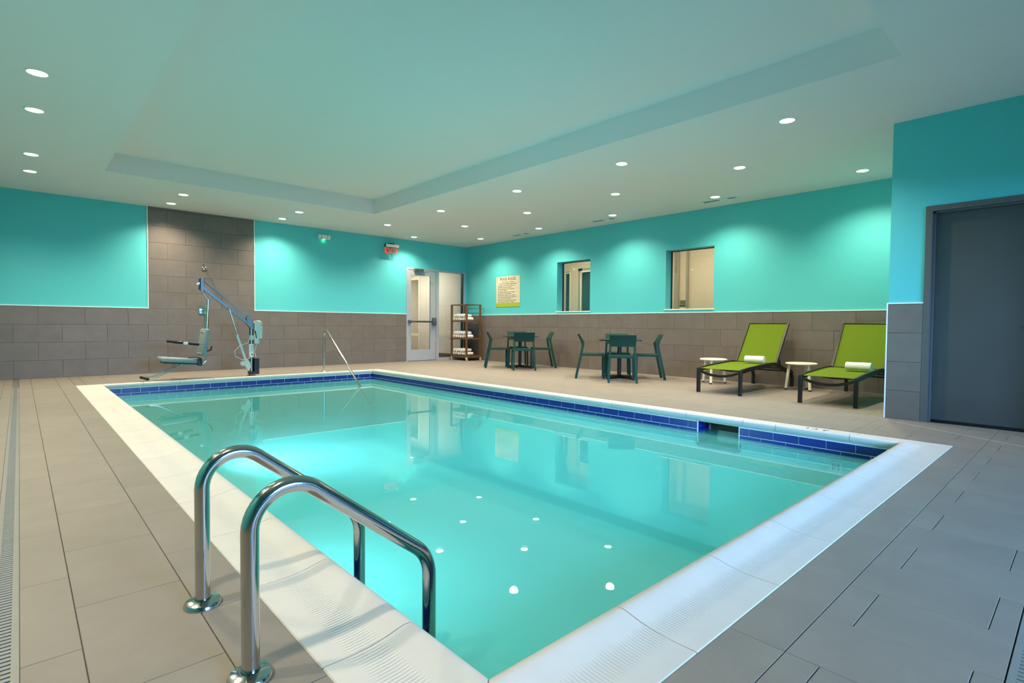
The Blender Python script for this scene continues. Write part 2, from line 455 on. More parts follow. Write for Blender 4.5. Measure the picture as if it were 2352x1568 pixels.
# white edge trims over the tile
def trim(n, *boxes):
    b = MB()
    for q in boxes: b.box(*q)
    return struct(b.build('trim_%d' % n, 'white_trim'))
e = .019
trim(1, (XL, CX0-.013, YA-e, YA, ZT, ZT+.013), (CX0-.013, CX0, YA-e, YA, ZT, ZC))
trim(2, (CX1, CX1+.013, YA-e, YA, ZT, ZC), (CX1+.013, DX0, YA-e, YA, ZT, ZT+.013))
trim(3, (XB-e, XB, YD, YA-e, ZT, ZT+.013))
trim(4, (XD-e, XD, RDY1, YD, ZT, ZT+.013), (XD-e, XD, YD, YD+.012, 0, ZT+.013))
trim(5, (XD-e, XD, YN, RDY0, ZT, ZT+.013))

# ---------------------------------------------------------------- pool
pool = thing('swimming_pool', 'rectangular indoor swimming pool with white coping and blue waterline tiles', 'swimming pool')
CW = .31; NX0, NX1, NY0, NY1 = PX0+CW, PX1-CW, PY0+CW, PY1-CW
TW = .012                                                # tile face stands this far behind the nose
IX0, IX1, IY0, IY1 = NX0-TW, NX1+TW, NY0-TW, NY1+TW
SK0, SK1 = 2.423, 2.876                                  # skimmer mouth in the right wall
b = MB(); D = -1.35
b.box(IX0-.2, IX1+.2, IY0-.2, IY1+.2, D-.1, D)
b.box(IX0-.2, IX0, IY0-.2, IY1+.2, D, -.05); b.box(IX0, IX1, IY0-.2, IY0, D, -.05); b.box(IX0, IX1, IY1, IY1+.2, D, -.05)
for y0, y1, z1 in ((IY0-.2, SK0, -.05), (SK0, SK1, -.30), (SK1, IY1+.2, -.05)): b.box(IX1, IX1+.2, y0, y1, D, z1)
b.build('basin', 'plaster', pool)
# coping stones
def coping_mat():
    m = M['coping']; nt = m.node_tree; bs = nt.nodes['Principled BSDF']
    tc = nt.nodes.new('ShaderNodeTexCoord'); sp = nt.nodes.new('ShaderNodeSeparateXYZ'); nt.links.new(tc.outputs['Object'], sp.inputs[0])
    mu = nt.nodes.new('ShaderNodeMath'); mu.operation = 'MULTIPLY'; mu.inputs[1].default_value = 2*PI/.0135; nt.links.new(sp.outputs['Y'], mu.inputs[0])
    si = nt.nodes.new('ShaderNodeMath'); si.operation = 'SINE'; nt.links.new(mu.outputs[0], si.inputs[0])
    r1 = nt.nodes.new('ShaderNodeMapRange'); r1.interpolation_type = 'SMOOTHSTEP'
    r1.inputs[1].default_value = .07; r1.inputs[2].default_value = .12; nt.links.new(sp.outputs['X'], r1.inputs[0])
    r3 = nt.nodes.new('ShaderNodeMapRange'); r3.interpolation_type = 'SMOOTHSTEP'
    r3.inputs[1].default_value = .20; r3.inputs[2].default_value = .15; nt.links.new(sp.outputs['X'], r3.inputs[0])
    a = nt.nodes.new('ShaderNodeMath'); a.operation = 'MULTIPLY'; nt.links.new(r1.outputs[0], a.inputs[0]); nt.links.new(r3.outputs[0], a.inputs[1])
    h = nt.nodes.new('ShaderNodeMath'); h.operation = 'MULTIPLY'; nt.links.new(a.outputs[0], h.inputs[0]); nt.links.new(si.outputs[0], h.inputs[1])
    bp = nt.nodes.new('ShaderNodeBump'); bp.inputs['Strength'].default_value = .55; bp.inputs['Distance'].default_value = .003
    nt.links.new(h.outputs[0], bp.inputs['Height']); nt.links.new(bp.outputs[0], bs.inputs['Normal'])
coping_mat()
prof = [(0, -.04), (0, -.002), (.004, .002), (.05, .001), (.10, .001), (.15, .004), (.20, .012), (.24, .022), (.265, .027), (.285, .0265), (.300, .020), (.309, .008), (.31, -.006), (.306, -.022), (.296, -.036), (.28, -.05), (.18, -.055)]
stone_cache = {}
def stone_mesh(length, m0, m1):
    k = (round(length, 3), m0, m1)
    if k in stone_cache: return stone_cache[k]
    b = MB(); bm = b.bm
    A = [bm.verts.new((u, .002+(u if m0 else 0), z)) for u, z in prof]
    B = [bm.verts.new((u, length-.002-(u if m1 else 0), z)) for u, z in prof]
    n = len(prof)
    for i in range(n): bm.faces.new((A[i], A[(i+1) % n], B[(i+1) % n], B[i]))
    bm.faces.new(list(reversed(A))); bm.faces.new(B)
    stone_cache[k] = b.mesh('coping_stone', 'coping', True); return stone_cache[k]
def coping_run(p0, p1, cuts, flip):
    # p0 -> p1 along the outer edge; the local +x points to the water
    p0, p1 = Vector(p0), Vector(p1); L = (p1-p0).length; d = (p1-p0).normalized()
    edges = [0]+[q for q in cuts if .08 < q < L-.08]+[L]
    ang = math.atan2(d.y, d.x)-PI/2
    for a, e_ in zip(edges, edges[1:]):
        me = stone_mesh(e_-a, a == 0, e_ == L)
        q = p0+d*a
        link('coping_stone', me, pool, loc=(q.x, q.y, 0), rot=(0, 0, ang))
def coping_side(p0, p1, cuts):
    coping_run(p0, p1, cuts, False)
# local +x must point into the pool: walk the ring with the water on the right hand
coping_side((PX0, PY0, 0), (PX0, PY1, 0), [1.447-PY0+.615*k for k in range(-1, 17)])
coping_side((PX0, PY1, 0), (PX1, PY1, 0), [1.42-PX0+.5*k for k in range(-1, 12)])
coping_side((PX1, PY1, 0), (PX1, PY0, 0), [PY1-y for y in [4.501+.495*k for k in range(11, -1, -1)]+[4.01, 3.52, 3.015, 2.389, 2.074, 1.445]])
coping_side((PX1, PY0, 0), (PX0, PY0, 0), [PX1-x for x in (5.05, 4.43, 3.948, 3.328, 2.69, 2.086, 1.47)])
b = MB()
b.box(PX0+.004, NX0-.015, PY0+.004, PY1-.004, -.045, -.0015); b.box(NX1+.015, PX1-.004, PY0+.004, PY1-.004, -.045, -.0015)
b.box(NX0-.015, NX1+.015, PY0+.004, NY0-.015, -.045, -.0015); b.box(NX0-.015, NX1+.015, NY1+.015, PY1-.004, -.045, -.0015)
b.build('mortar_bed', 'mortar', pool)
# grout band and blue tiles at the waterline
b = MB(); gz0, gz1 = -.215, -.045
b.box(IX0-.001, IX0+.003, IY0, IY1, gz0, gz1); b.box(IX0, IX1, IY0-.001, IY0+.003, gz0, gz1); b.box(IX0, IX1, IY1-.003, IY1+.001, gz0, gz1)
b.box(IX1-.003, IX1+.001, IY0, SK0, gz0, gz1); b.box(IX1-.003, IX1+.001, SK1, IY1, gz0, gz1)
b.build('grout_band', 'light_grout', pool)
brows = [(-.126, -.054), (-.206, -.133)]
def blue(wdt, h): 
    k = (round(wdt, 3), round(h, 3), 'b')
    if k not in tile_cache: tile_cache[k] = MB().tile(-wdt/2, wdt/2, -h/2, h/2, .008, .002).mesh('waterline_tile', 'blue_tile')
    return tile_cache[k]
far_rest = MB()
def blue_run(u0, u1, phase, pitch, fn):
    for i, (z0, z1) in enumerate(brows):
        p = phase+(pitch/2 if i else 0); k = math.floor((u0-p)/pitch)
        while p+k*pitch < u1-.004:
            a = max(u0, p+k*pitch)+.003; e_ = min(u1, p+(k+1)*pitch)-.003
            if e_-a > .01: fn(a, e_, z0, z1)
            k += 1
def blue_far(a, e_, z0, z1): link('waterline_tile', blue(e_-a, z1-z0), pool, loc=((a+e_)/2, IY1, (z0+z1)/2), rot=(PI/2, 0, 0))
def blue_right(a, e_, z0, z1): link('waterline_tile', blue(e_-a, z1-z0), pool, loc=(IX1, (a+e_)/2, (z0+z1)/2), rot=(PI/2, 0, -PI/2))
blue_run(IX0, IX1, 1.14, .245, blue_far)
blue_run(IY0, SK0-.004, SK0-.10, .232, blue_right)
blue_run(SK1+.004, IY1, SK1+.112, .232, blue_right)
def blue_hid(axis):
    def fn(a, e_, z0, z1):
        if axis == 'x': far_rest.box(IX0, IX0+.008, a, e_, z0, z1)
        else: far_rest.box(a, e_, IY0, IY0+.008, z0, z1)
    return fn
blue_run(IY0, IY1, 1.2, .245, blue_hid('x')); blue_run(IX0, IX1, 1.1, .245, blue_hid('y'))
o = far_rest.build('hidden_side_tiles', 'blue_tile', pool); o['kind'] = 'stuff'
# skimmer throat
b = MB(); s0, s1 = IX1, IX1+.34
b.box(s0, s1, SK1, SK1+.02, -.30, -.045); b.box(s0, s1, SK0-.02, SK0, -.30, -.045); b.box(s0, s1, SK0, SK1, -.32, -.30)
b.box(s1, s1+.02, SK0-.02, SK1+.02, -.32, -.045); b.box(s0+.06, s1, SK0-.02, SK1+.02, -.05, -.04)
sk = b.build('skimmer', 'black', pool, label='dark skimmer mouth in the right-hand pool wall')
for side, y, rzz in ((0, SK1, 0), (1, SK0, PI)):
    for i, (z0, z1) in enumerate(brows):
        for a, e_ in ((.0, .115), (.121, .236)):
            link('waterline_tile', blue(.115, z1-z0), sk, loc=(IX1+(a+e_)/2, y, (z0+z1)/2), rot=(PI/2, 0, rzz))
for y in (SK0, SK1):
    MB().box(IX1-.010, IX1+.002, y-.004, y+.004, gz0, gz1).build('edge_strip', 'light_grout', sk)
MB().box(IX1+.242, IX1+.255, SK1-.02, SK1, -.3, -.05).build('weir_frame', 'white_plastic', sk)
MB().box(IX1+.25, IX1+.262, SK0, SK1-.02, -.3, -.12).build('weir_flap', 'grey_plastic', sk)
# depth markers: white tile under the waterline and figures on the coping
mk = MB().box(IX1-.006, IX1+.001, 1.49, 1.60, -.335, -.225).build('depth_marker', 'sticker', pool, label='white depth marker tile with a letter M')
text_mesh('lettering', 'M', .085, 'ink', mk, Matrix.Translation((IX1-.0075, 1.545, -.28)) @ Matrix.Rotation(-PI/2, 4, 'Z') @ Matrix.Rotation(PI/2, 4, 'X'))
text_mesh('depth_figures', '3 FT', .12, 'ink', pool, Matrix.Translation((PX1-.10, 1.78, .0022)) @ Matrix.Rotation(PI/2, 4, 'Z'), label='dark depth figures on the coping')
# underwater lamp on the left pool wall
lp = MB().lathe([(.14, 0), (.14, .012), (.115, .022), (.0, .022)], 24, Matrix.Translation((IX0, 4.6, -.62)) @ Matrix.Rotation(PI/2, 4, 'Y')).build('pool_lamp_ring', 'steel', pool, True)
MB().lathe([(.11, .0225), (.08, .03), (0, .033)], 24, Matrix.Translation((IX0, 4.6, -.62)) @ Matrix.Rotation(PI/2, 4, 'Y')).build('lens', 'pool_lens', lp, True)
ld = bpy.data.lights.new('pool_lamp', 'SPOT'); ld.energy = POOL_W; ld.color = (.45, .85, 1.0); ld.spot_size = 2.6; ld.spot_blend = .8; ld.shadow_soft_size = .1
lo = bpy.data.objects.new('pool_lamp', ld); C.objects.link(lo); lo.location = (IX0+.06, 4.6, -.62); lo.rotation_euler = (0, -PI/2, 0); lo.parent = pool
# water
wt = MB(); v = [wt.bm.verts.new(p) for p in ((IX0, IY0, WL), (IX1+.0, IY0, WL), (IX1, IY1, WL), (IX0, IY1, WL))]; wt.bm.faces.new(v)
v = [wt.bm.verts.new(p) for p in ((IX1, SK0, WL), (IX1+.25, SK0, WL), (IX1+.25, SK1, WL), (IX1, SK1, WL))]; wt.bm.faces.new(v)
tag(wt.build('pool_water', 'water'), 'calm turquoise pool water mirroring the room', 'water', kind='stuff')

# ---------------------------------------------------------------- recessed downlights
def make_downlight(label):
    t = thing('recessed_downlight', label, 'ceiling light', group='recessed downlights in the ceiling')
    MB().lathe([(.070, -.001), (.074, -.006), (.088, -.005), (.094, 0)], 28, cap=False).build('trim_ring', 'white_plastic', t, True)
    MB().lathe([(.0, -.004), (.066, -.004), (.071, -.002)], 28, cap=False).build('lens', 'lens', t, True)
    d = bpy.data.lights.new('lamp', 'SPOT'); d.energy = SPOT_W; d.color = LAMP_COL; d.spot_size = math.radians(136); d.spot_blend = .85; d.shadow_soft_size = .07
    o = bpy.data.objects.new('lamp', d); C.objects.link(o); o.parent = t; o.location = (0, 0, -.02)
    return t
ordn = ['first', 'second', 'third', 'fourth', 'fifth']
LT = []
for i, y in enumerate((10.63, 8.56, 6.52, 4.40, 2.26)): LT.append((8.65, y, '%s downlight from the far corner, row along the window wall' % ordn[i]))
for i, y in enumerate((11.6, 9.53, 7.54, 5.45, 3.37)): LT.append((7.30, y, '%s downlight from the far end, middle row over the furniture' % ordn[i]))
for i, y in enumerate((10.61, 8.58, 6.44, 4.38, 2.27)): LT.append((6.0, y, '%s downlight from the far end, row right of the raised tray' % ordn[i]))
for i, y in enumerate((10.55, 9.48, 7.48, 6.35)): LT.append((.15, y, '%s downlight from the back wall, row left of the raised tray' % ordn[i]))
LT += [(2.1, 10.61, 'downlight above the pool lift, the one nearer the raised tray'), (2.09, 11.55, 'downlight above the pool lift, the one nearer the tiled back wall'),
       (4.08, 10.64, 'downlight left of the emergency light, the one nearer the raised tray'), (4.08, 11.56, 'downlight left of the emergency light, the one nearer the cyan wall')]
LT += [(.15, 4.40, 'added downlight out of frame over the left deck'), (.15, 1.25, 'added downlight out of frame over the near left deck corner'),  # unseen lamps extending the row pattern, added to light the left deck
       (-.9, 2.26, 'added downlight out of frame beside the left wall, near'), (-.9, 4.40, 'added downlight out of frame beside the left wall, far')]
dl0 = None
for x, y, lb in LT:
    if dl0 is None: dl0 = make_downlight(lb); dl0.location = (x, y, ZC)
    else: dup(dl0, (x, y, ZC), 0, lb)

# ceiling registers and round diffuser
def register(y0, y1, x, lb):
    t = thing('ceiling_vent', lb, 'vent', (x, (y0+y1)/2, ZC), 0, 'slot air vents in the ceiling'); L = (y1-y0)/2+.06
    b = MB(); b.box(-.075, -.045, -L, L, -.006, 0); b.box(.045, .075, -L, L, -.006, 0); b.box(-.045, .045, -L, -L+.03, -.006, 0); b.box(-.045, .045, L-.03, L, -.006, 0); b.build('frame', 'white_plastic', t)
    MB().box(-.045, .045, -L+.03, -L*.45, -.003, -.001).build('slot', 'vent_dark', t); MB().box(-.045, .045, L*.02, L-.03, -.003, -.001).build('slot', 'vent_dark', t)
    b = MB(); b.box(-.045, .045, -L*.45, L*.02, -.005, 0); b.box(-.004, .004, -L+.03, L-.03, -.006, -.001); b.build('blade', 'white_plastic', t)
register(4.19, 4.71, 8.90, 'slot air vent in the ceiling, nearest the loungers')
register(6.68, 7.18, 8.90, 'slot air vent in the ceiling above the right-hand table')
register(9.22, 9.68, 8.93, 'slot air vent in the ceiling above the left-hand table')
t = thing('ceiling_diffuser', 'flat round white diffuser in the ceiling by the far corner', 'vent', (8.68, 11.42, ZC))
MB().lathe([(.0, -.02), (.20, -.02), (.215, -.014), (.22, -.006)], 32, cap=False).build('plate', 'white_plastic', t, True)
MB().lathe([(.235, -.004), (.25, -.014), (.29, -.008), (.30, 0)], 32, cap=False).build('rim', 'white_plastic', t, True)

# ---------------------------------------------------------------- door_1: glazed aluminium entrance in the back wall
d1 = sempty('door_1'); yf = YA-.01; yb = YA+.09
b = MB()
b.box(DX0, DX0+.045, yf, yb, 0, DZ); b.box(DX1-.045, DX1, yf, yb, 0, DZ); b.box(DX0+.045, DX1-.045, yf, yb, DZ-.045, DZ)
b.box(8.335, 8.425, yf, yb, 0, DZ-.045); b.box(8.425, DX1-.045, yf, yb, .0, .06); b.box(8.425, DX1-.045, yf+.02, yb, .555, .60)
b.build('frame', 'alu', d1)
b = MB(); y0, y1 = YA+.0, YA+.045
b.box(7.46, 7.555, y0, y1, .012, 2.39, .003); b.box(8.155, 8.328, y0, y1, .012, 2.39, .003); b.box(7.555, 8.155, y0, y1, 2.255, 2.39); b.box(7.555, 8.155, y0, y1, .012, .30)
leaf = b.build('door_leaf', 'alu', d1)
MB().box(7.555, 8.155, YA+.018, YA+.026, .30, 2.255).build('pane', 'glass', leaf)
MB().box(8.425, DX1-.045, YA+.04, YA+.048, .06, DZ-.045).build('pane', 'glass', d1)
b = MB(); b.box(7.47, 8.18, YA-.075, YA-.04, 1.015, 1.065, .006); b.box(7.45, 7.52, YA-.08, YA, 1.00, 1.08, .008); b.build('push_bar', 'brushed', leaf, True)
MB().box(8.20, 8.30, YA-.09, YA, .93, 1.15, .015).build('latch_housing', 'brushed', leaf, True)
b = MB(); b.box(7.63, 7.90, YA-.07, YA, 2.345, 2.425, .008); b.bar((7.72, YA-.05, 2.335), (7.99, YA-.14, 2.33), .03, .014); b.bar((7.99, YA-.14, 2.33), (7.80, YA-.02, 2.32), .025, .012)
b.build('door_closer', 'brushed', leaf, True)
MB().box(DX1-.065, DX1-.045, YA+.02, YA+.09, .06, DZ-.045).build('gasket', 'black', d1)

# ---------------------------------------------------------------- door_2: flush grey door in the near right wall
d2 = sempty('door_2'); b = MB(); fw = .055
b.box(XD-.015, XD+.14, RDY1-fw, RDY1, 0, RDZ); b.box(XD-.015, XD+.14, RDY0, RDY0+fw, 0, RDZ); b.box(XD-.015, XD+.14, RDY0+fw, RDY1-fw, RDZ-fw, RDZ)
b.box(XD+.035, XD+.14, RDY1-fw-.016, RDY1-fw, 0, RDZ-fw); b.box(XD+.035, XD+.14, RDY0+fw, RDY0+fw+.016, 0, RDZ-fw); b.box(XD+.035, XD+.14, RDY0+fw, RDY1-fw, RDZ-fw-.016, RDZ-fw)
b.build('frame', 'door_frame', d2)
lf = MB().box(XD+.10, XD+.145, RDY0+fw+.016, RDY1-fw-.016, .022, RDZ-fw-.016, .002).build('door_leaf', 'door_grey', d2)
b = MB(); b.tube([(XD+.10, .34, 1.0), (XD+.05, .34, 1.0), (XD+.05, .41, 1.0)], .011, 10); b.box(XD+.09, XD+.10, .31, .37, .93, 1.07, .003); b.build('handle', 'brushed', lf, True)
MB().box(XD+.10, XD+.14, RDY0+fw, RDY1-fw, -.004, .022).build('threshold', 'black', d2)
struct(MB().box(XD+.25, XD+.3, RDY0-.2, RDY1+.05, -.1, RDZ+.2).build('wall_behind_door', 'beige_dark'))

# ---------------------------------------------------------------- interior windows in the right wall
def window(n, y0, y1, z0, z1):
    o = sempty('window_%d' % n); xg = XB+.20; g = .012
    b = MB(); b.box(xg-.01, xg+.03, y0, y0+g, z0+.02, z1); b.box(xg-.01, xg+.03, y1-g, y1, z0+.02, z1); b.box(xg-.01, xg+.03, y0+g, y1-g, z1-g, z1); b.box(xg-.01, xg+.03, y0+g, y1-g, z0+.02, z0+.03)
    b.build('frame', 'black', o)
    MB().box(xg, xg+.008, y0+g, y1-g, z0+.03, z1-g).build('pane', 'glass', o)
    b = MB(); b.box(XB-.018, XB+.25, y0, y1, z0, z0+.022, .003); b.box(XB-.018, XB, y1, y1+.02, z0, z0+.022); b.box(XB-.018, XB, y0-.02, y0, z0, z0+.022); b.build('sill', 'cream', o)
window(1, *W1); window(2, *W2)

# ---------------------------------------------------------------- corridors behind the glass
struct(MB().box(XB+T, 11.4, 3.0, 12.0, -.1, 0).build('floor_corridor', 'corr_base'))
struct(MB().box(XB+T, 11.4, 3.0, 12.0, 2.75, 2.85).build('ceiling_corridor', 'beige'))
b = MB(); b.box(11.2, 11.4, 6.30, 12.0, 0, 2.75); b.box(11.2, 11.4, 3.0, 6.30, 0, 2.75); b.box(XB+T, 11.4, 2.9, 3.0, 0, 2.75); b.box(XB+T, 11.4, 12.0, 12.1, 0, 2.75)
wc = struct(b.build('wall_corridor', 'beige'))
d3 = sempty('door_3'); MB().box(11.165, 11.2, 9.05, 10.12, 0, 2.75).build('door_leaf', 'beige', d3)
d4 = sempty('door_4')
b = MB(); b.box(11.13, 11.2, 9.36, 9.50, 0, 2.50); b.box(11.13, 11.2, 8.2, 9.50, 2.43, 2.50); b.build('frame', 'beige_dark', d4)
b = MB(); b.box(11.10, 11.2, 9.36, 9.40, 0, 2.41); b.box(11.10, 11.2, 8.2, 9.40, 2.39, 2.43); b.build('stop', 'cream', d4)
MB().box(11.15, 11.2, 8.2, 9.37, 0, 2.39).build('door_leaf', 'dark_glass', d4)
b = MB(); b.box(11.155, 11.166, 9.83, 9.955, .9, 2.39); b.build('vision_lite', 'dark_glass', d3)
b = MB(); b.box(11.15, 11.166, 9.80, 9.83, .9, 2.44); b.box(11.15, 11.166, 9.83, 9.955, 2.39, 2.415); b.build('lite_frame', 'cream', d3)
MB().box(11.155, 11.2, 9.83, 9.955, 2.42, 2.45).build('lite_head', 'olive', d3)
b = MB(); b.box(11.17, 11.2, 6.52, 6.64, 0, 2.75); b.build('jamb', 'beige_dark', wc)
b = MB(); b.box(11.16, 11.2, 6.285, 6.335, 0, 2.75); b.build('corner_strip', 'beige_dark', wc)
b = MB(); b.box(11.165, 11.171, 6.565, 6.625, 2.41, 2.48); b.box(11.165, 11.171, 6.565, 6.625, 2.20, 2.38); b.build('lite', 'olive', wc)
sg = thing('room_sign', 'small olive two-line room sign on the corridor wall seen through the right window', 'sign', (11.2, 6.41, 1.50))
MB().box(-.008, 0, -.09, .09, -.05, .07, .002).build('plate', 'olive', sg)
MB().box(-.010, 0, -.09, .09, -.075, -.055, .002).build('ledge', 'ink', sg)
text_mesh('lettering', "MEN'S\nROOM", .045, 'ink', sg, Matrix.Translation((-.009, 0, .012)) @ Matrix.Rotation(-PI/2, 4, 'Z') @ Matrix.Rotation(PI/2, 4, 'X'), space=.8)
area('corridor_fill_1', (9.86, 8.6, 2.73), (0, -.5, 0), .3, 3.0, CORR_W, (1, .88, .74))  # unseen fill lights, added behind the window heads to brighten the corridor
area('corridor_fill_2', (9.86, 5.2, 2.73), (0, -.5, 0), .3, 1.8, CORR_W*.75, (1, .88, .74))
# vestibule behind the entrance
VX = 9.36; Y2 = YA+.2
struct(MB().box(6.3, 11.0, Y2, 17.0, -.1, 0).build('floor_vestibule', 'corr_base'))
struct(MB().box(6.3, 11.0, Y2, 17.0, 2.75, 2.85).build('ceiling_vestibule', 'beige'))
b = MB(); b.box(VX, VX+.15, Y2, 14.55, 0, 2.75); b.box(VX, VX+.15, 14.55, 17.0, 2.42, 2.75); b.box(6.3, 11.0, 16.9, 17.0, 0, 2.75); b.box(6.2, 6.3, Y2, 17.0, 0, 2.75); b.box(10.9, 11, Y2, 17.0, 0, 2.75); b.box(VX+.15, 11.0, 14.2, 14.3, 0, 2.75)
wv = struct(b.build('wall_vestibule', 'vestibule_paint'))
struct(MB().box(VX-.015, VX, Y2, 14.55, 0, .11).build('baseboard_vestibule', 'corr_base'))
w4 = sempty('window_4'); b = MB()
b.box(VX-.02, VX+.10, 14.50, 14.58, 0, 2.46); b.box(VX-.02, VX+.10, 14.58, 17, 2.38, 2.46); b.box(VX-.0, VX+.08, 14.58, 17, .60, .68)
b.build('frame', 'cream', w4)
MB().box(VX+.04, VX+.09, 14.58, 14.64, 0, 2.38).build('gasket', 'black', w4)
area('vestibule_fill', (8.3, 14.2, 2.73), (0, 0, 0), .8, 2.4, CORR_W, (1, .9, .76))  # no fixture modelled: fill lights added to brighten the vestibule
area('vestibule_fill_2', (10.2, 15.6, 2.73), (0, 0, 0), .6, 1.0, CORR_W*.3, (1, .9, .76))

# ---------------------------------------------------------------- stainless rails at the near left edge
def pool_rail(y, lb):
    t = thing('pool_handrail', lb, 'handrail', (.453, y, 0), 0, 'stainless rails at the left pool edge')
    p = fillet([(0, 0, -.02), (0, 0, .631), (.58, 0, .174), (.582, 0, -1.0)], {1: .112, 2: .14}, 14)
    MB().tube(p, .0235, 18).build('tube', 'steel', t, True)
    MB().lathe([(.060, 0), (.060, .004), (.054, .014), (.036, .020), (.0245, .021)], 28, cap=False).build('flange', 'steel', t, True)
    return t
pool_rail(2.057, 'curved stainless pool rail at the left edge, the farther of the pair')
pool_rail(1.540, 'curved stainless pool rail at the left edge, the nearer of the pair')
t = thing('pool_handrail', 'slim stainless handrail sloping into the water at the far pool edge', 'handrail', (4.52, 10.53, 0))
p = fillet([(0, 0, -.01), (0, 0, .94), (0, -1.56, -.16), (0, -1.95, -.435)], {1: .125, 2: .1}, 12)
MB().tube(p, .019, 14).build('tube', 'steel', t, True)
MB().lathe([(.05, 0), (.05, .005), (.04, .014), (.021, .016)], 24, cap=False).build('flange', 'steel', t, True)

# ---------------------------------------------------------------- trench drains
def drain(lb, L, loc, rzv):
    t = thing('trench_drain', lb, 'drain', loc, rzv, 'slotted trench drains in the floor')
    MB().box(-.037, .037, 0, L, -.14, -.009).build('channel', 'slot', t)
    b = MB(); b.box(-.037, -.019, 0, L, -.02, .0005); b.box(.019, .037, 0, L, -.02, .0005); b.build('frame', 'drain', t)
    b = MB(); y = .0
    while y < L-.01: b.box(-.019, .019, y, y+.0155, -.012, -.0005); y += .024
    o = b.build('grate', 'drain', t); o['kind'] = 'stuff'
drain('slotted trench drain running along the left side of the deck', 12.6, (-.051, -2.0, 0), 0)
drain('slotted trench drain crossing the deck at the near right corner', 6.9, (-.010, .105, 0), -PI/2)

# ---------------------------------------------------------------- pool lift
LY = 10.48
t = thing('pool_lift', 'pool access lift with grey padded seat on a steel arm', 'pool lift', (3.13, LY, 0))
ox = 3.13
def P(x, z, dy=0.0): return (x-ox, dy, z)
MB().tube([P(3.13, -.01), P(3.135, 1.02)], .036, 18).build('mast', 'brushed', t, True)
MB().lathe([(.075, 0), (.075, .01), (.045, .02)], 20).build('base_flange', 'steel', t, True)
b = MB(); b.prism([(a-ox, z) for a, z in [(3.085, .03), (3.25, .03), (3.25, .32), (3.165, .32), (3.165, .085), (3.085, .085)]], -.06, .06); b.build('base_cover', 'black', t)
b = MB(); b.bar(P(2.33, 1.705, -.02), P(3.06, 1.075, -.02), .020, .020); b.build('upper_arm', 'steel', t)
b = MB(); b.bar(P(2.33, 1.590, .0), P(3.10, .935, .0), .046, .046); b.build('lower_arm', 'brushed', t)
b = MB(); b.prism([(a-ox, z) for a, z in [(2.30, 1.535), (2.35, 1.515), (2.355, 1.73), (2.315, 1.74)]], -.045, .045); b.build('arm_head', 'brushed', t)
b = MB(); b.prism([(a-ox, z) for a, z in [(2.293, 1.54), (2.31, 1.53), (2.312, 1.735), (2.300, 1.725)]], -.05, .05); b.build('head_cover', 'black', t)
MB().tube([P(2.30, 1.645, -.03), P(2.262, 1.615, -.03)], [.016, .022], 10).build('head_knob', 'white_plastic', t, True)
b = MB(); b.prism([(a-ox, z) for a, z in [(3.045, 1.06), (3.075, 1.11), (3.115, 1.07), (3.165, .97), (3.165, .85), (3.12, .86), (3.05, .95)]], -.05, .05); b.build('pivot_bracket', 'brushed', t)
pole = MB().tube(round_path([P(2.335, 1.53), P(2.345, 1.50), P(2.435, 1.37), P(2.405, .80), P(2.39, .29), P(2.31, .245), P(1.99, .255), P(1.76, .315)], {1: .05, 2: .10, 3: .5, 4: .14, 5: .1, 6: .2}, 7), .021, 14)
pole.build('seat_pole', 'steel', t, True)
# padded seat and back
seat = MB().box(-.30, .30, -.21, .21, -.038, .038, .028, 3, Matrix.Translation(P(1.99, .335, -.03)) @ Matrix.Rotation(math.radians(5), 4, 'Y')).build('seat', 'lift_pad', t, True)
b = MB(); b.box(-.27, .27, -.17, .17, -.02, -.0, .004, 1, Matrix.Translation(P(2.0, .292, -.03)) @ Matrix.Rotation(math.radians(5), 4, 'Y')); b.build('seat_pan', 'black', t)
bk = MB().box(-.034, .034, -.21, .21, -.235, .235, .026, 3, Matrix.Translation(P(2.345, .628, -.03)) @ Matrix.Rotation(math.radians(8), 4, 'Y')).build('backrest', 'lift_pad', t, True)
mb_ = Matrix.Translation(P(2.345, .628, -.03)) @ Matrix.Rotation(math.radians(8), 4, 'Y')
b = MB(); b.tube([mb_ @ Vector((-.036, y, .165+.02*math.cos(y*9))) for y in (-.15, -.1, 0, .1, .15)], .005, 6); b.tube([mb_ @ Vector((-.036, y, -.19)) for y in (-.15, 0, .15)], .005, 6); b.build('seam', 'grey_plastic', bk, True)
b = MB(); b.box(-.035, .035, -.235, -.212, -.075, .05, .004, 1, Matrix.Translation(P(2.24, .315, -.03))); b.tube([P(2.09, .375, -.17), P(2.18, .385, -.22), P(2.25, .37, -.25), P(2.262, .26, -.25)], 0, 4, flat=(.02, .006)); b.build('belt', 'black', t)
for sgn, z in ((-1, 0), (1, .0)):
    dy = -.03+sgn*.24
    ar = MB().tube([P(2.42, .575, dy), P(2.20, .60, dy), P(1.86, .645, dy)], .011, 10).build('armrest', 'steel', t, True)
    MB().tube([P(2.225, .598, dy), P(2.075, .618, dy)], .021, 12).build('grip', 'foam', ar, True)
    MB().tube([P(1.985, .630, dy), P(1.845, .648, dy)], .021, 12).build('grip', 'foam', ar, True)
    MB().box(-.03, .03, -.014, .014, -.02, .02, .004, 1, Matrix.Translation(P(2.03, .624, dy))).build('clip', 'white_plastic', ar)
    MB().tube([P(2.42, .575, dy), P(2.415, .50, dy*.8), P(2.40, .47, 0)], .012, 8).build('bracket', 'black', ar, True)
ft = MB()
for sgn in (-1, 1):
    dy = -.03+sgn*.12
    ft.tube(round_path([P(2.01, .285, dy), P(1.755, .13, dy), P(1.63, .070, dy), P(1.50, .056, dy)], .1, 4), .010, 10)
ft.build('footrest', 'steel', t, True)
MB().tube([P(1.50, .058, -.27), P(1.46, .062, .10)], .022, 12).build('foot_pad', 'foam', t, True)
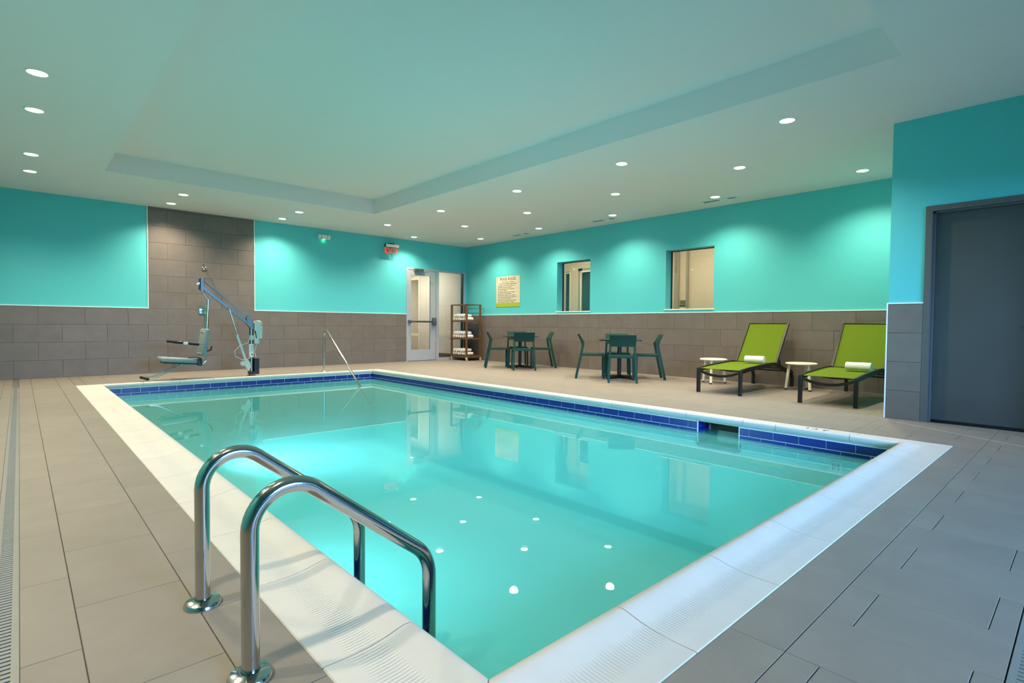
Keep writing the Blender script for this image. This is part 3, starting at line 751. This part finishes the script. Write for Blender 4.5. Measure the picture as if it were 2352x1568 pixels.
MB().bar(P(2.01, .285, -.19), P(2.01, .285, .13), .03, .03).build('footrest_hinge', 'steel', t)
pi_ = MB().tube([P(2.765, 1.205, -.03), P(2.885, .745, -.05)], .012, 12).build('piston_rod', 'steel', t, True)
MB().box(-.03, .03, -.02, .02, -.03, .03, .005, 1, Matrix.Translation(P(2.765, 1.22, -.02))).build('rod_eye', 'brushed', pi_)
ac = MB().tube([P(2.878, .755, -.05), P(3.02, .29, -.06)], .021, 14).build('actuator', 'grey_plastic', t, True)
b = MB(); b.prism([(a-ox, z) for a, z in [(2.985, .30), (3.035, .31), (3.085, .25), (3.095, .17), (3.07, .11), (3.05, .10), (2.995, .20)]], -.10, -.02); b.build('motor_housing', 'grey_plastic', ac)
MB().lathe([(.042, 0), (.042, .05), (.02, .055)], 16, Matrix.Translation(P(2.965, .235, -.055)) @ Matrix.Rotation(PI/2, 4, 'X')).build('motor_cap', 'grey_plastic', ac, True)
bx = MB().box(3.165-ox, 3.245-ox, -.10, .10, .59, 1.01, .010).build('battery_box', 'grey_plastic', t, True)
MB().box(3.245-ox, 3.305-ox, -.08, .08, .685, .92, .008).build('battery', 'grey_plastic', bx, True)
MB().lathe([(.05, 0), (.05, .09), (.04, .1)], 16, Matrix.Translation(P(3.255, .965, .04)) @ Matrix.Rotation(PI/2, 4, 'X')).build('knob', 'grey_plastic', bx, True)
MB().lathe([(.018, 0), (.018, .02), (.012, .024)], 14, Matrix.Translation(P(3.20, 1.01, -.02))).build('stop_button', 'red_button', bx, True)
MB().box(3.205-ox, 3.27-ox, -.05, .05, .575, .64, .004, 1).build('connector', 'brushed', bx)
MB().tube([P(3.172, .96, -.07), P(3.178, .80, -.09), P(3.19, .70, -.09), P(3.178, .60, -.06)], .014, 8).build('cable', 'black', bx, True)
MB().box(3.10-ox, 3.17-ox, -.055, .03, .66, .745, .008).build('mast_clamp', 'grey_plastic', t, True)
b = MB(); b.tube([P(3.10, .70, -.04), P(3.06, .61, -.06), P(2.92, .56, -.07), P(2.83, .47, -.08), P(2.84, .37, -.08), P(2.95, .31, -.08), P(3.04, .31, -.08), P(3.10, .34, -.05)], .004, 6)
b.tube([P(3.205, .58, -.05), P(3.19, .50, -.06), P(3.165, .46, -.06), P(3.18, .40, -.06), P(3.20, .33, -.05)], .004, 6); b.build('cord', 'cream', t, True)
st = MB().lathe([(.0372, .345), (.0372, .585)], 18, Matrix.Translation(P(3.132, 0)), cap=False).build('label_sleeve', 'sticker', t, True, 'white instruction sticker on the mast')
b = MB()
for k in range(7): b.box(-.018, .018, -.0385, -.036, .55-.018*k, .554-.018*k, mtx=Matrix.Translation(P(3.132, 0)))
b.box(-.006, .012, -.0388, -.036, .375, .405, mtx=Matrix.Translation(P(3.132, 0))); b.build('print', 'ink', st)

# ---------------------------------------------------------------- shower on the tiled column
t = thing('shower_fixture', 'small chrome shower head on the tiled back wall above the pool lift', 'shower head', (2.745, YA-.014, 2.05))
MB().lathe([(.045, 0), (.045, .006), (.03, .016)], 20, Matrix.Rotation(PI/2, 4, 'X')).build('flange', 'steel', t, True)
MB().tube(round_path([(0, 0, 0), (-.01, -.10, .03), (-.03, -.17, -.01)], .06, 5), .011, 10).build('arm', 'steel', t, True)
MB().lathe([(.0, .06), (.014, .05), (.018, .02), (.05, .0), (.052, -.012), (.0, -.016)], 20, Matrix.Translation((-.035, -.19, -.05)) @ Matrix.Rotation(math.radians(-25), 4, 'X')).build('head', 'steel', t, True)
b = MB()
for a in (0.6, 2.2): b.bar((-.045-.028*math.cos(a), -.14, .055-.028*math.sin(a)), (-.045+.028*math.cos(a), -.14, .055+.028*math.sin(a)), .013, .013)
b.bar((-.045, -.14, .055), (-.03, -.16, -.02), .012, .012); b.build('swivel_handle', 'steel', t)
t = thing('shower_valve', 'square chrome shower valve plate on the tiled back wall behind the lift pole', 'shower valve', (2.72, YA-.014, 1.222))
MB().box(-.075, .075, -.012, 0, -.088, .088, .006).build('plate', 'steel', t, True)
MB().lathe([(.03, 0), (.03, .03), (.022, .04)], 18, Matrix.Translation((.015, -.012, -.01)) @ Matrix.Rotation(PI/2, 4, 'X')).build('hub', 'steel', t, True)
b = MB(); b.bar((.015, -.045, -.01), (-.035, -.05, -.04), .014, .012); b.build('lever', 'steel', t)

# ---------------------------------------------------------------- exit sign, emergency light, poster
t = thing('exit_sign', 'edge-lit red EXIT sign with arrow on the cyan wall left of the glazed door', 'exit sign', (6.93, 12.03, 2.93))
MB().box(-.185, .185, -.03, .03, -.035, .035, .004).build('housing', 'cream', t)
MB().box(-.197, -.185, -.032, .032, -.036, .036).build('end_cap', 'black', t)
b = MB(); b.box(-.09, .06, -.02, .104, .035, .06); b.build('mount', 'black', t)
pn = MB().box(-.185, .185, -.004, .004, -.245, -.035).build('panel', 'acrylic', t)
fx = Matrix.Translation((-.02, -.006, -.135)) @ Matrix.Rotation(PI/2, 4, 'X')
text_mesh('lettering', 'EXIT', .19, 'exit_red', pn, fx, thick=.001)
b = MB(); b.bar((.145, -.006, -.105), (.165, -.006, -.135), .008, .003); b.bar((.165, -.006, -.135), (.145, -.006, -.165), .008, .003); b.build('arrow', 'exit_red', pn)
t = thing('emergency_light', 'white two-head emergency light with green indicator high on the cyan wall', 'emergency light', (5.20, YA, 2.955))
MB().box(-.06, .06, -.07, 0, -.05, .05, .006).build('body', 'white_plastic', t)
for sx in (-1, 1):
    MB().box(-.032, .032, -.03, .03, -.045, .045, .006, 2, Matrix.Translation((sx*.105, -.06, 0)) @ Matrix.Rotation(sx*.5, 4, 'Z') @ Matrix.Rotation(.3*(1+sx)/2*1.6, 4, 'Y')).build('lamp_head', 'white_plastic', t)
MB().box(-.012, .012, -.06, -.03, -.058, -.05).build('indicator', 'led', t)
gl = bpy.data.lights.new('indicator_glow', 'POINT'); gl.energy = .12; gl.color = (.1, 1, .3); gl.shadow_soft_size = .01
go = bpy.data.objects.new('indicator_glow', gl); C.objects.link(go); go.parent = t; go.location = (0, -.03, -.075)
gl = bpy.data.lights.new('exit_glow', 'AREA'); gl.energy = .8; gl.color = (1, .08, .04); gl.size = .3
t = thing('pool_rules_sign', 'beige POOL RULES notice with a lime band on the cyan window wall', 'sign', (XB, 10.377, 1.837))
PW, PH = .915, .79
MB().box(-.008, 0, -PW/2, PW/2, -PH/2+.105, PH/2).build('panel', 'poster_paper', t)
MB().box(-.0085, 0, -PW/2, PW/2, -PH/2, -PH/2+.105).build('band', 'poster_green', t)
tx = Matrix.Rotation(-PI/2, 4, 'Z') @ Matrix.Rotation(PI/2, 4, 'X')
text_mesh('heading', 'POOL RULES', .105, 'ink', t, Matrix.Translation((-.009, -.0, .325)) @ tx)
text_mesh('hours', 'Hours: 6:00 am - 11:00 pm\nPool for use by registered guests only.', .043, 'ink', t, Matrix.Translation((-.009, 0, .225)) @ tx, space=1.0)
lines = ["No lifeguard on duty. Swim at your own risk.", "NO DIVING. Maximum pool depth 5'.", "Owners & management are not responsible", "for accidents or injuries.",
         "Non-swimmers & children under 14 must be", "accompanied by a responsible adult.", "Glass containers prohibited. Do not swim alone.", "Persons with communicable diseases shall not use",
         "pool. Shower before entering pool.", "Persons under the influence of alcohol or drugs", "shall not use pool. No running or horseplay."]
text_mesh('rules', '\n'.join(lines), .036, 'ink', t, Matrix.Translation((-.009, .39, -.055)) @ tx, 'LEFT', space=1.17)

# ---------------------------------------------------------------- rolled towels
def roll_mesh(R, L, turns=3.2, seg=20):
    b = MB(); bm = b.bm; N = int(turns*seg); p = R/turns; th = p*.86
    I = []; O = []
    for i in range(N+1):
        a = 2*PI*i/seg; ro = max(.004, p*(i/seg)); ro = min(ro, R)
        I.append((max(.002, ro-th)*math.cos(a), max(.002, ro-th)*math.sin(a))); O.append((ro*math.cos(a), ro*math.sin(a)))
    rim = .006
    lays = [(-L/2, -rim*.8), (-L/2+rim, 0), (-L/6, .0025), (L/6, -.0015), (L/2-rim, 0), (L/2, -rim*.8)]
    RI = []; RO = []
    for x, dr in lays:
        RI.append([bm.verts.new((x, y, z)) for y, z in I])
        RO.append([bm.verts.new((x, y*(1+dr/max(.01, math.hypot(y, z))), z*(1+dr/max(.01, math.hypot(y, z))))) for y, z in O])
    for A, B in zip(RO, RO[1:]):
        for i in range(N): bm.faces.new((A[i], A[i+1], B[i+1], B[i]))
    for A, B in zip(RI[:1]+RI[-1:-1:-1], RI[-1:]):
        for i in range(N): bm.faces.new((A[i], B[i], B[i+1], A[i+1]))
    for A, B in ((RI[0], RO[0]), (RO[-1], RI[-1])):
        for i in range(N): bm.faces.new((A[i], A[i+1], B[i+1], B[i]))
    bm.faces.new((RI[0][-1], RO[0][-1], *[q[-1] for q in RO[1:-1]], RO[-1][-1], RI[-1][-1]))
    return b.mesh('rolled_towel', 'towel', True)

# ---------------------------------------------------------------- towel cart
cx0, cx1, cy0, cy1 = 8.78, 9.29, 11.36, 12.07
t = thing('towel_cart', 'open wooden towel cart on casters in the far corner beside the glazed door', 'cart', ((cx0+cx1)/2, (cy0+cy1)/2, 0))
hx, hy = (cx1-cx0)/2, (cy1-cy0)/2; pw = .045; top = 1.515
for sx in (-1, 1):
    for sy in (-1, 1):
        x, y = sx*(hx-pw/2), sy*(hy-pw/2)
        MB().box(x-pw/2, x+pw/2, y-pw/2, y+pw/2, .085, top, .003, 1).build('post', 'wood', t)
        cs = MB().box(x-.022, x+.022, y-.022, y+.022, .062, .085).build('caster', 'white_plastic', t)
        MB().lathe([(.012, -.012), (.03, -.012), (.033, -.006), (.033, .006), (.03, .012), (.012, .012)], 16, Matrix.Translation((x+.012, y, .0335)) @ Matrix.Rotation(PI/2, 4, 'X')).build('wheel', 'cream', cs, True)
        MB().box(x-.004, x+.02, y-.02, y+.02, .030, .064, .003, 1).build('fork', 'brushed', cs)
for z in (.138, .607, 1.076):
    MB().box(-hx+.004, hx-.004, -hy+.004, hy-.004, z-(.06 if z < .2 else .032), z).build('shelf', 'wood', t)
b = MB()
for s_ in (-1, 1):
    b.box(-hx, hx, s_*(hy-.014)-.014, s_*(hy-.014)+.014, top-.022, top); b.box(s_*(hx-.014)-.014, s_*(hx-.014)+.014, -hy, hy, top-.022, top)
b.build('top_rail', 'wood', t)
tm = roll_mesh(.0495, .25)
o6 = ['first', 'second', 'third', 'fourth', 'fifth', 'sixth']
for zi, (z, sn) in enumerate(((.138, 'bottom'), (.607, 'middle'), (1.076, 'top'))):
    for row, n in ((0, 6), (1, 5)):
        for k in range(n):
            o = link('rolled_towel', tm)
            o.location = (cx0+.03+.125+random.uniform(-.006, .006)+(-.012 if row else .012), cy0+.045+.056+.103*k+(.0515 if row else 0), z+.053+row*.0905)
            o.rotation_euler = (random.uniform(0, 6), 0, random.uniform(-.02, .02)); o.scale = (1, .99, .99)
            tag(o, 'white towel roll, %s cart shelf, %s layer, %s from the front post' % (sn, 'upper' if row else 'lower', o6[k]), 'towel', 'rolled towels on the cart')

# ---------------------------------------------------------------- tables and chairs
def make_table(label, loc, rz_):
    t = thing('cafe_table', label, 'table', loc, rz_, 'black pedestal tables on the deck')
    MB().box(-.37, .37, -.37, .37, .70, .722, .006).build('table_top', 'black_metal', t)
    b = MB(); b.box(-.20, .20, -.03, .03, .68, .70); b.box(-.03, .03, -.20, .20, .68, .70); b.build('bracket', 'black', t)
    MB().lathe([(.037, .03), (.037, .68)], 18).build('pedestal', 'black', t, True)
    b = MB()
    for k in range(4):
        m = Matrix.Rotation(k*PI/2+PI/4, 4, 'Z')
        b.prism([(.02, .012), (.33, .012), (.33, .028), (.03, .062)], -.032, .032, 'y', m)
        b.lathe([(.022, 0), (.022, .014)], 10, m @ Matrix.Translation((.305, 0, 0)))
    b.build('cross_base', 'black', t)
    return t
def make_chair(label):
    t = thing('cafe_chair', label, 'chair', (0, 0, 0), 0, 'teal chairs around the tables')
    # local +x faces forward; origin on the floor under the seat
    seat = [(-.20, .455), (-.15, .447), (0, .443), (.14, .447), (.20, .458), (.222, .452)]
    b = MB(); b.sheet(seat, -.205, .205, .02); b.build('seat', 'teal_plastic', t)
    b = MB(); b.box(.195, .218, -.19, .19, .41, .44); b.box(-.205, -.185, -.2, .2, .415, .445); b.box(-.2, .2, -.215, -.195, .415, .45); b.box(-.2, .2, .195, .215, .415, .45); b.build('seat_frame', 'teal_plastic', t)
    for s_ in (-1, 1):
        b = MB(); y = s_*.212
        b.tube([(.21, y, .447), (.205, y*1.03, .23), (.212, y*1.06, 0)], 0, 4, flat=(.017, .019)); b.build('leg', 'teal_plastic', t)
        b = MB(); b.tube([(-.295, y*1.10, 0), (-.20, y*1.0, .45), (-.165, y*.97, .635), (-.175, y*.96, .68)], 0, 4, flat=(.018, .021)); b.build('leg', 'teal_plastic', t)
    b = MB(); n = 9; A = []
    for k in range(n):
        y = -.225+.45*k/(n-1); bow = -.03*(1-(2*k/(n-1)-1)**2)
        A.append((y, bow))
    prof_o = []
    for (y, bow) in A:
        ring = [(-.150+bow, y, .615), (-.165+bow, y, .69), (-.240+bow, y, .815), (-.252+bow, y, .812), (-.185+bow, y, .68), (-.170+bow, y, .612)]
        prof_o.append([b.bm.verts.new(q) for q in ring])
    for a, c_ in zip(prof_o, prof_o[1:]):
        for j in range(6): b.bm.faces.new((a[j], a[(j+1) % 6], c_[(j+1) % 6], c_[j]))
    b.bm.faces.new(prof_o[0]); b.bm.faces.new(prof_o[-1][::-1])
    b.build('backrest', 'teal_plastic', t, True)
    return t
TB = [((8.44, 8.92), 53, 'small square black pedestal table nearer the towel cart', 'table by the towel cart'),
      ((8.20, 5.98), 40, 'small square black pedestal table between the windows and nearer the loungers', 'table by the loungers')]
ch0 = None
for (tx_, ty_), ang, lb, wh in TB:
    make_table(lb, (tx_, ty_, 0), math.radians(ang))
    for k, (da, dist, side) in enumerate(((180, .60, 'pool side'), (90, .50, 'far corner side'), (-90, .50, 'grey door side'), (0, .55, 'wall side'))):
        a = math.radians(ang+da)
        lc = (tx_+dist*math.cos(a), ty_+dist*math.sin(a), 0); rr = a+PI
        lab = 'teal plastic chair at the %s, %s' % (wh, side)
        if ch0 is None: ch0 = make_chair(lab); ch0.location = lc; ch0.rotation_euler = (0, 0, rr)
        else: dup(ch0, lc, rr, lab)

# ---------------------------------------------------------------- loungers
def make_lounger(label):
    t = thing('sun_lounger', label, 'lounger', (0, 0, 0), 0, 'green sling loungers along the wall')
    hw = .325
    seat_prof = [(.03, .355), (.25, .372), (.5, .385), (.75, .398), (1.0, .408), (1.17, .405), (1.20, .400)]
    b = MB(); b.sheet(seat_prof, -hw+.022, hw-.022, .006); b.build('seat_sling', 'green_mesh', t, True)
    bp_ = [(1.235, .415), (1.36, .575), (1.50, .77), (1.60, .905), (1.675, 1.02)]
    b = MB(); b.sheet(bp_, -hw+.02, hw-.02, .006); b.build('back_sling', 'green_mesh', t, True)
    for s_ in (-1, 1):
        y = s_*(hw-.012)
        b = MB(); b.tube([(.0, y, .335), (.25, y, .360), (.55, y, .378), (.85, y, .392), (1.1, y, .398), (1.22, y, .388), (1.42, y, .335), (1.62, y, .275), (1.80, y, .255)], 0, 4, flat=(.013, .030)); b.build('side_rail', 'black_alu', t)
        b = MB(); b.tube([(1.215, y, .395), (1.36, y, .580), (1.50, y, .775), (1.60, y, .91), (1.68, y, 1.03)], 0, 4, flat=(.013, .018)); b.build('back_rail', 'black_alu', t)
        b = MB(); b.box(-.022, .022, y-.022, y+.022, .0, .36, .003, 1); b.build('leg', 'black_alu', t)
        b = MB(); b.tube([(1.78, y, .265), (1.85, y, .235), (1.885, y, .14), (1.875, y, 0)], 0, 4, flat=(.018, .026)); b.build('leg', 'black_alu', t)
        b = MB(); b.bar((1.36, y*.9, .57), (1.50, y*.9, .315), .016, .02); b.build('back_strut', 'black_alu', t)
    b = MB(); b.tube([(.0, -hw+.02, .325), (.0, -.2, .285), (0, -.1, .262), (0, 0, .255), (0, .1, .262), (0, .2, .285), (.0, hw-.02, .325)], 0, 4, flat=(.013, .017)); b.build('front_bow', 'black_alu', t)
    b = MB(); b.tube([(.38, -hw+.02, .36), (.38, -.15, .325), (.38, 0, .315), (.38, .15, .325), (.38, hw-.02, .36)], 0, 4, flat=(.010, .014)); b.build('cross_bow', 'black_alu', t)
    for x, z, r, w_ in ((1.222, .405, .013, hw), (1.682, 1.03, .012, hw), (1.75, .26, .014, hw), (1.50, .315, .010, hw-.03)):
        MB().tube([(x, -w_, z), (x, w_, z)], r, 8).build('cross_tube', 'black_alu', t, True)
    return t
l1 = make_lounger('green sling lounger between the two round stools'); l1.location = (7.42, 3.665, 0)
dup(l1, (7.40, 2.25, 0), 0, 'green sling lounger half hidden behind the blue-lit tile column')
rm = roll_mesh(.062, .29)
for loc, lb in (((8.36, 3.56, .467), 'rolled white towel on the lounger between the stools'), ((8.10, 2.10, .460), 'rolled white towel on the lounger beside the tile column')):
    o = link('rolled_towel', rm, loc=loc, rot=(2.2, 0, PI/2)); tag(o, lb, 'towel', 'rolled towels on the loungers')

# ---------------------------------------------------------------- stools
def make_stool(label):
    t = thing('side_stool', label, 'stool', (0, 0, 0), 0, 'round cream stools by the loungers')
    MB().lathe([(0, .392), (.195, .392), (.215, .396), (.225, .407), (.222, .418), (.205, .424), (.19, .421), (0, .419)], 36).build('seat', 'cream', t, True)
    for k in range(3):
        a = k*2*PI/3; ca, sa = math.cos(a), math.sin(a)
        lg = MB().tube([(.205*ca, .205*sa, .018), (.165*ca, .165*sa, .395)], .0215, 14).build('leg', 'cream', t, True)
        MB().lathe([(.018, 0), (.0225, .006), (.0225, .02)], 14, Matrix.Translation((.206*ca, .206*sa, 0))).build('foot', 'black', lg, True)
    return t
s1 = make_stool('round cream three-legged stool between the table and the first lounger'); s1.location = (8.78, 4.44, 0); s1.rotation_euler = (0, 0, math.radians(197))
dup(s1, (8.91, 3.08, 0), math.radians(-124), 'round cream three-legged stool between the two loungers')
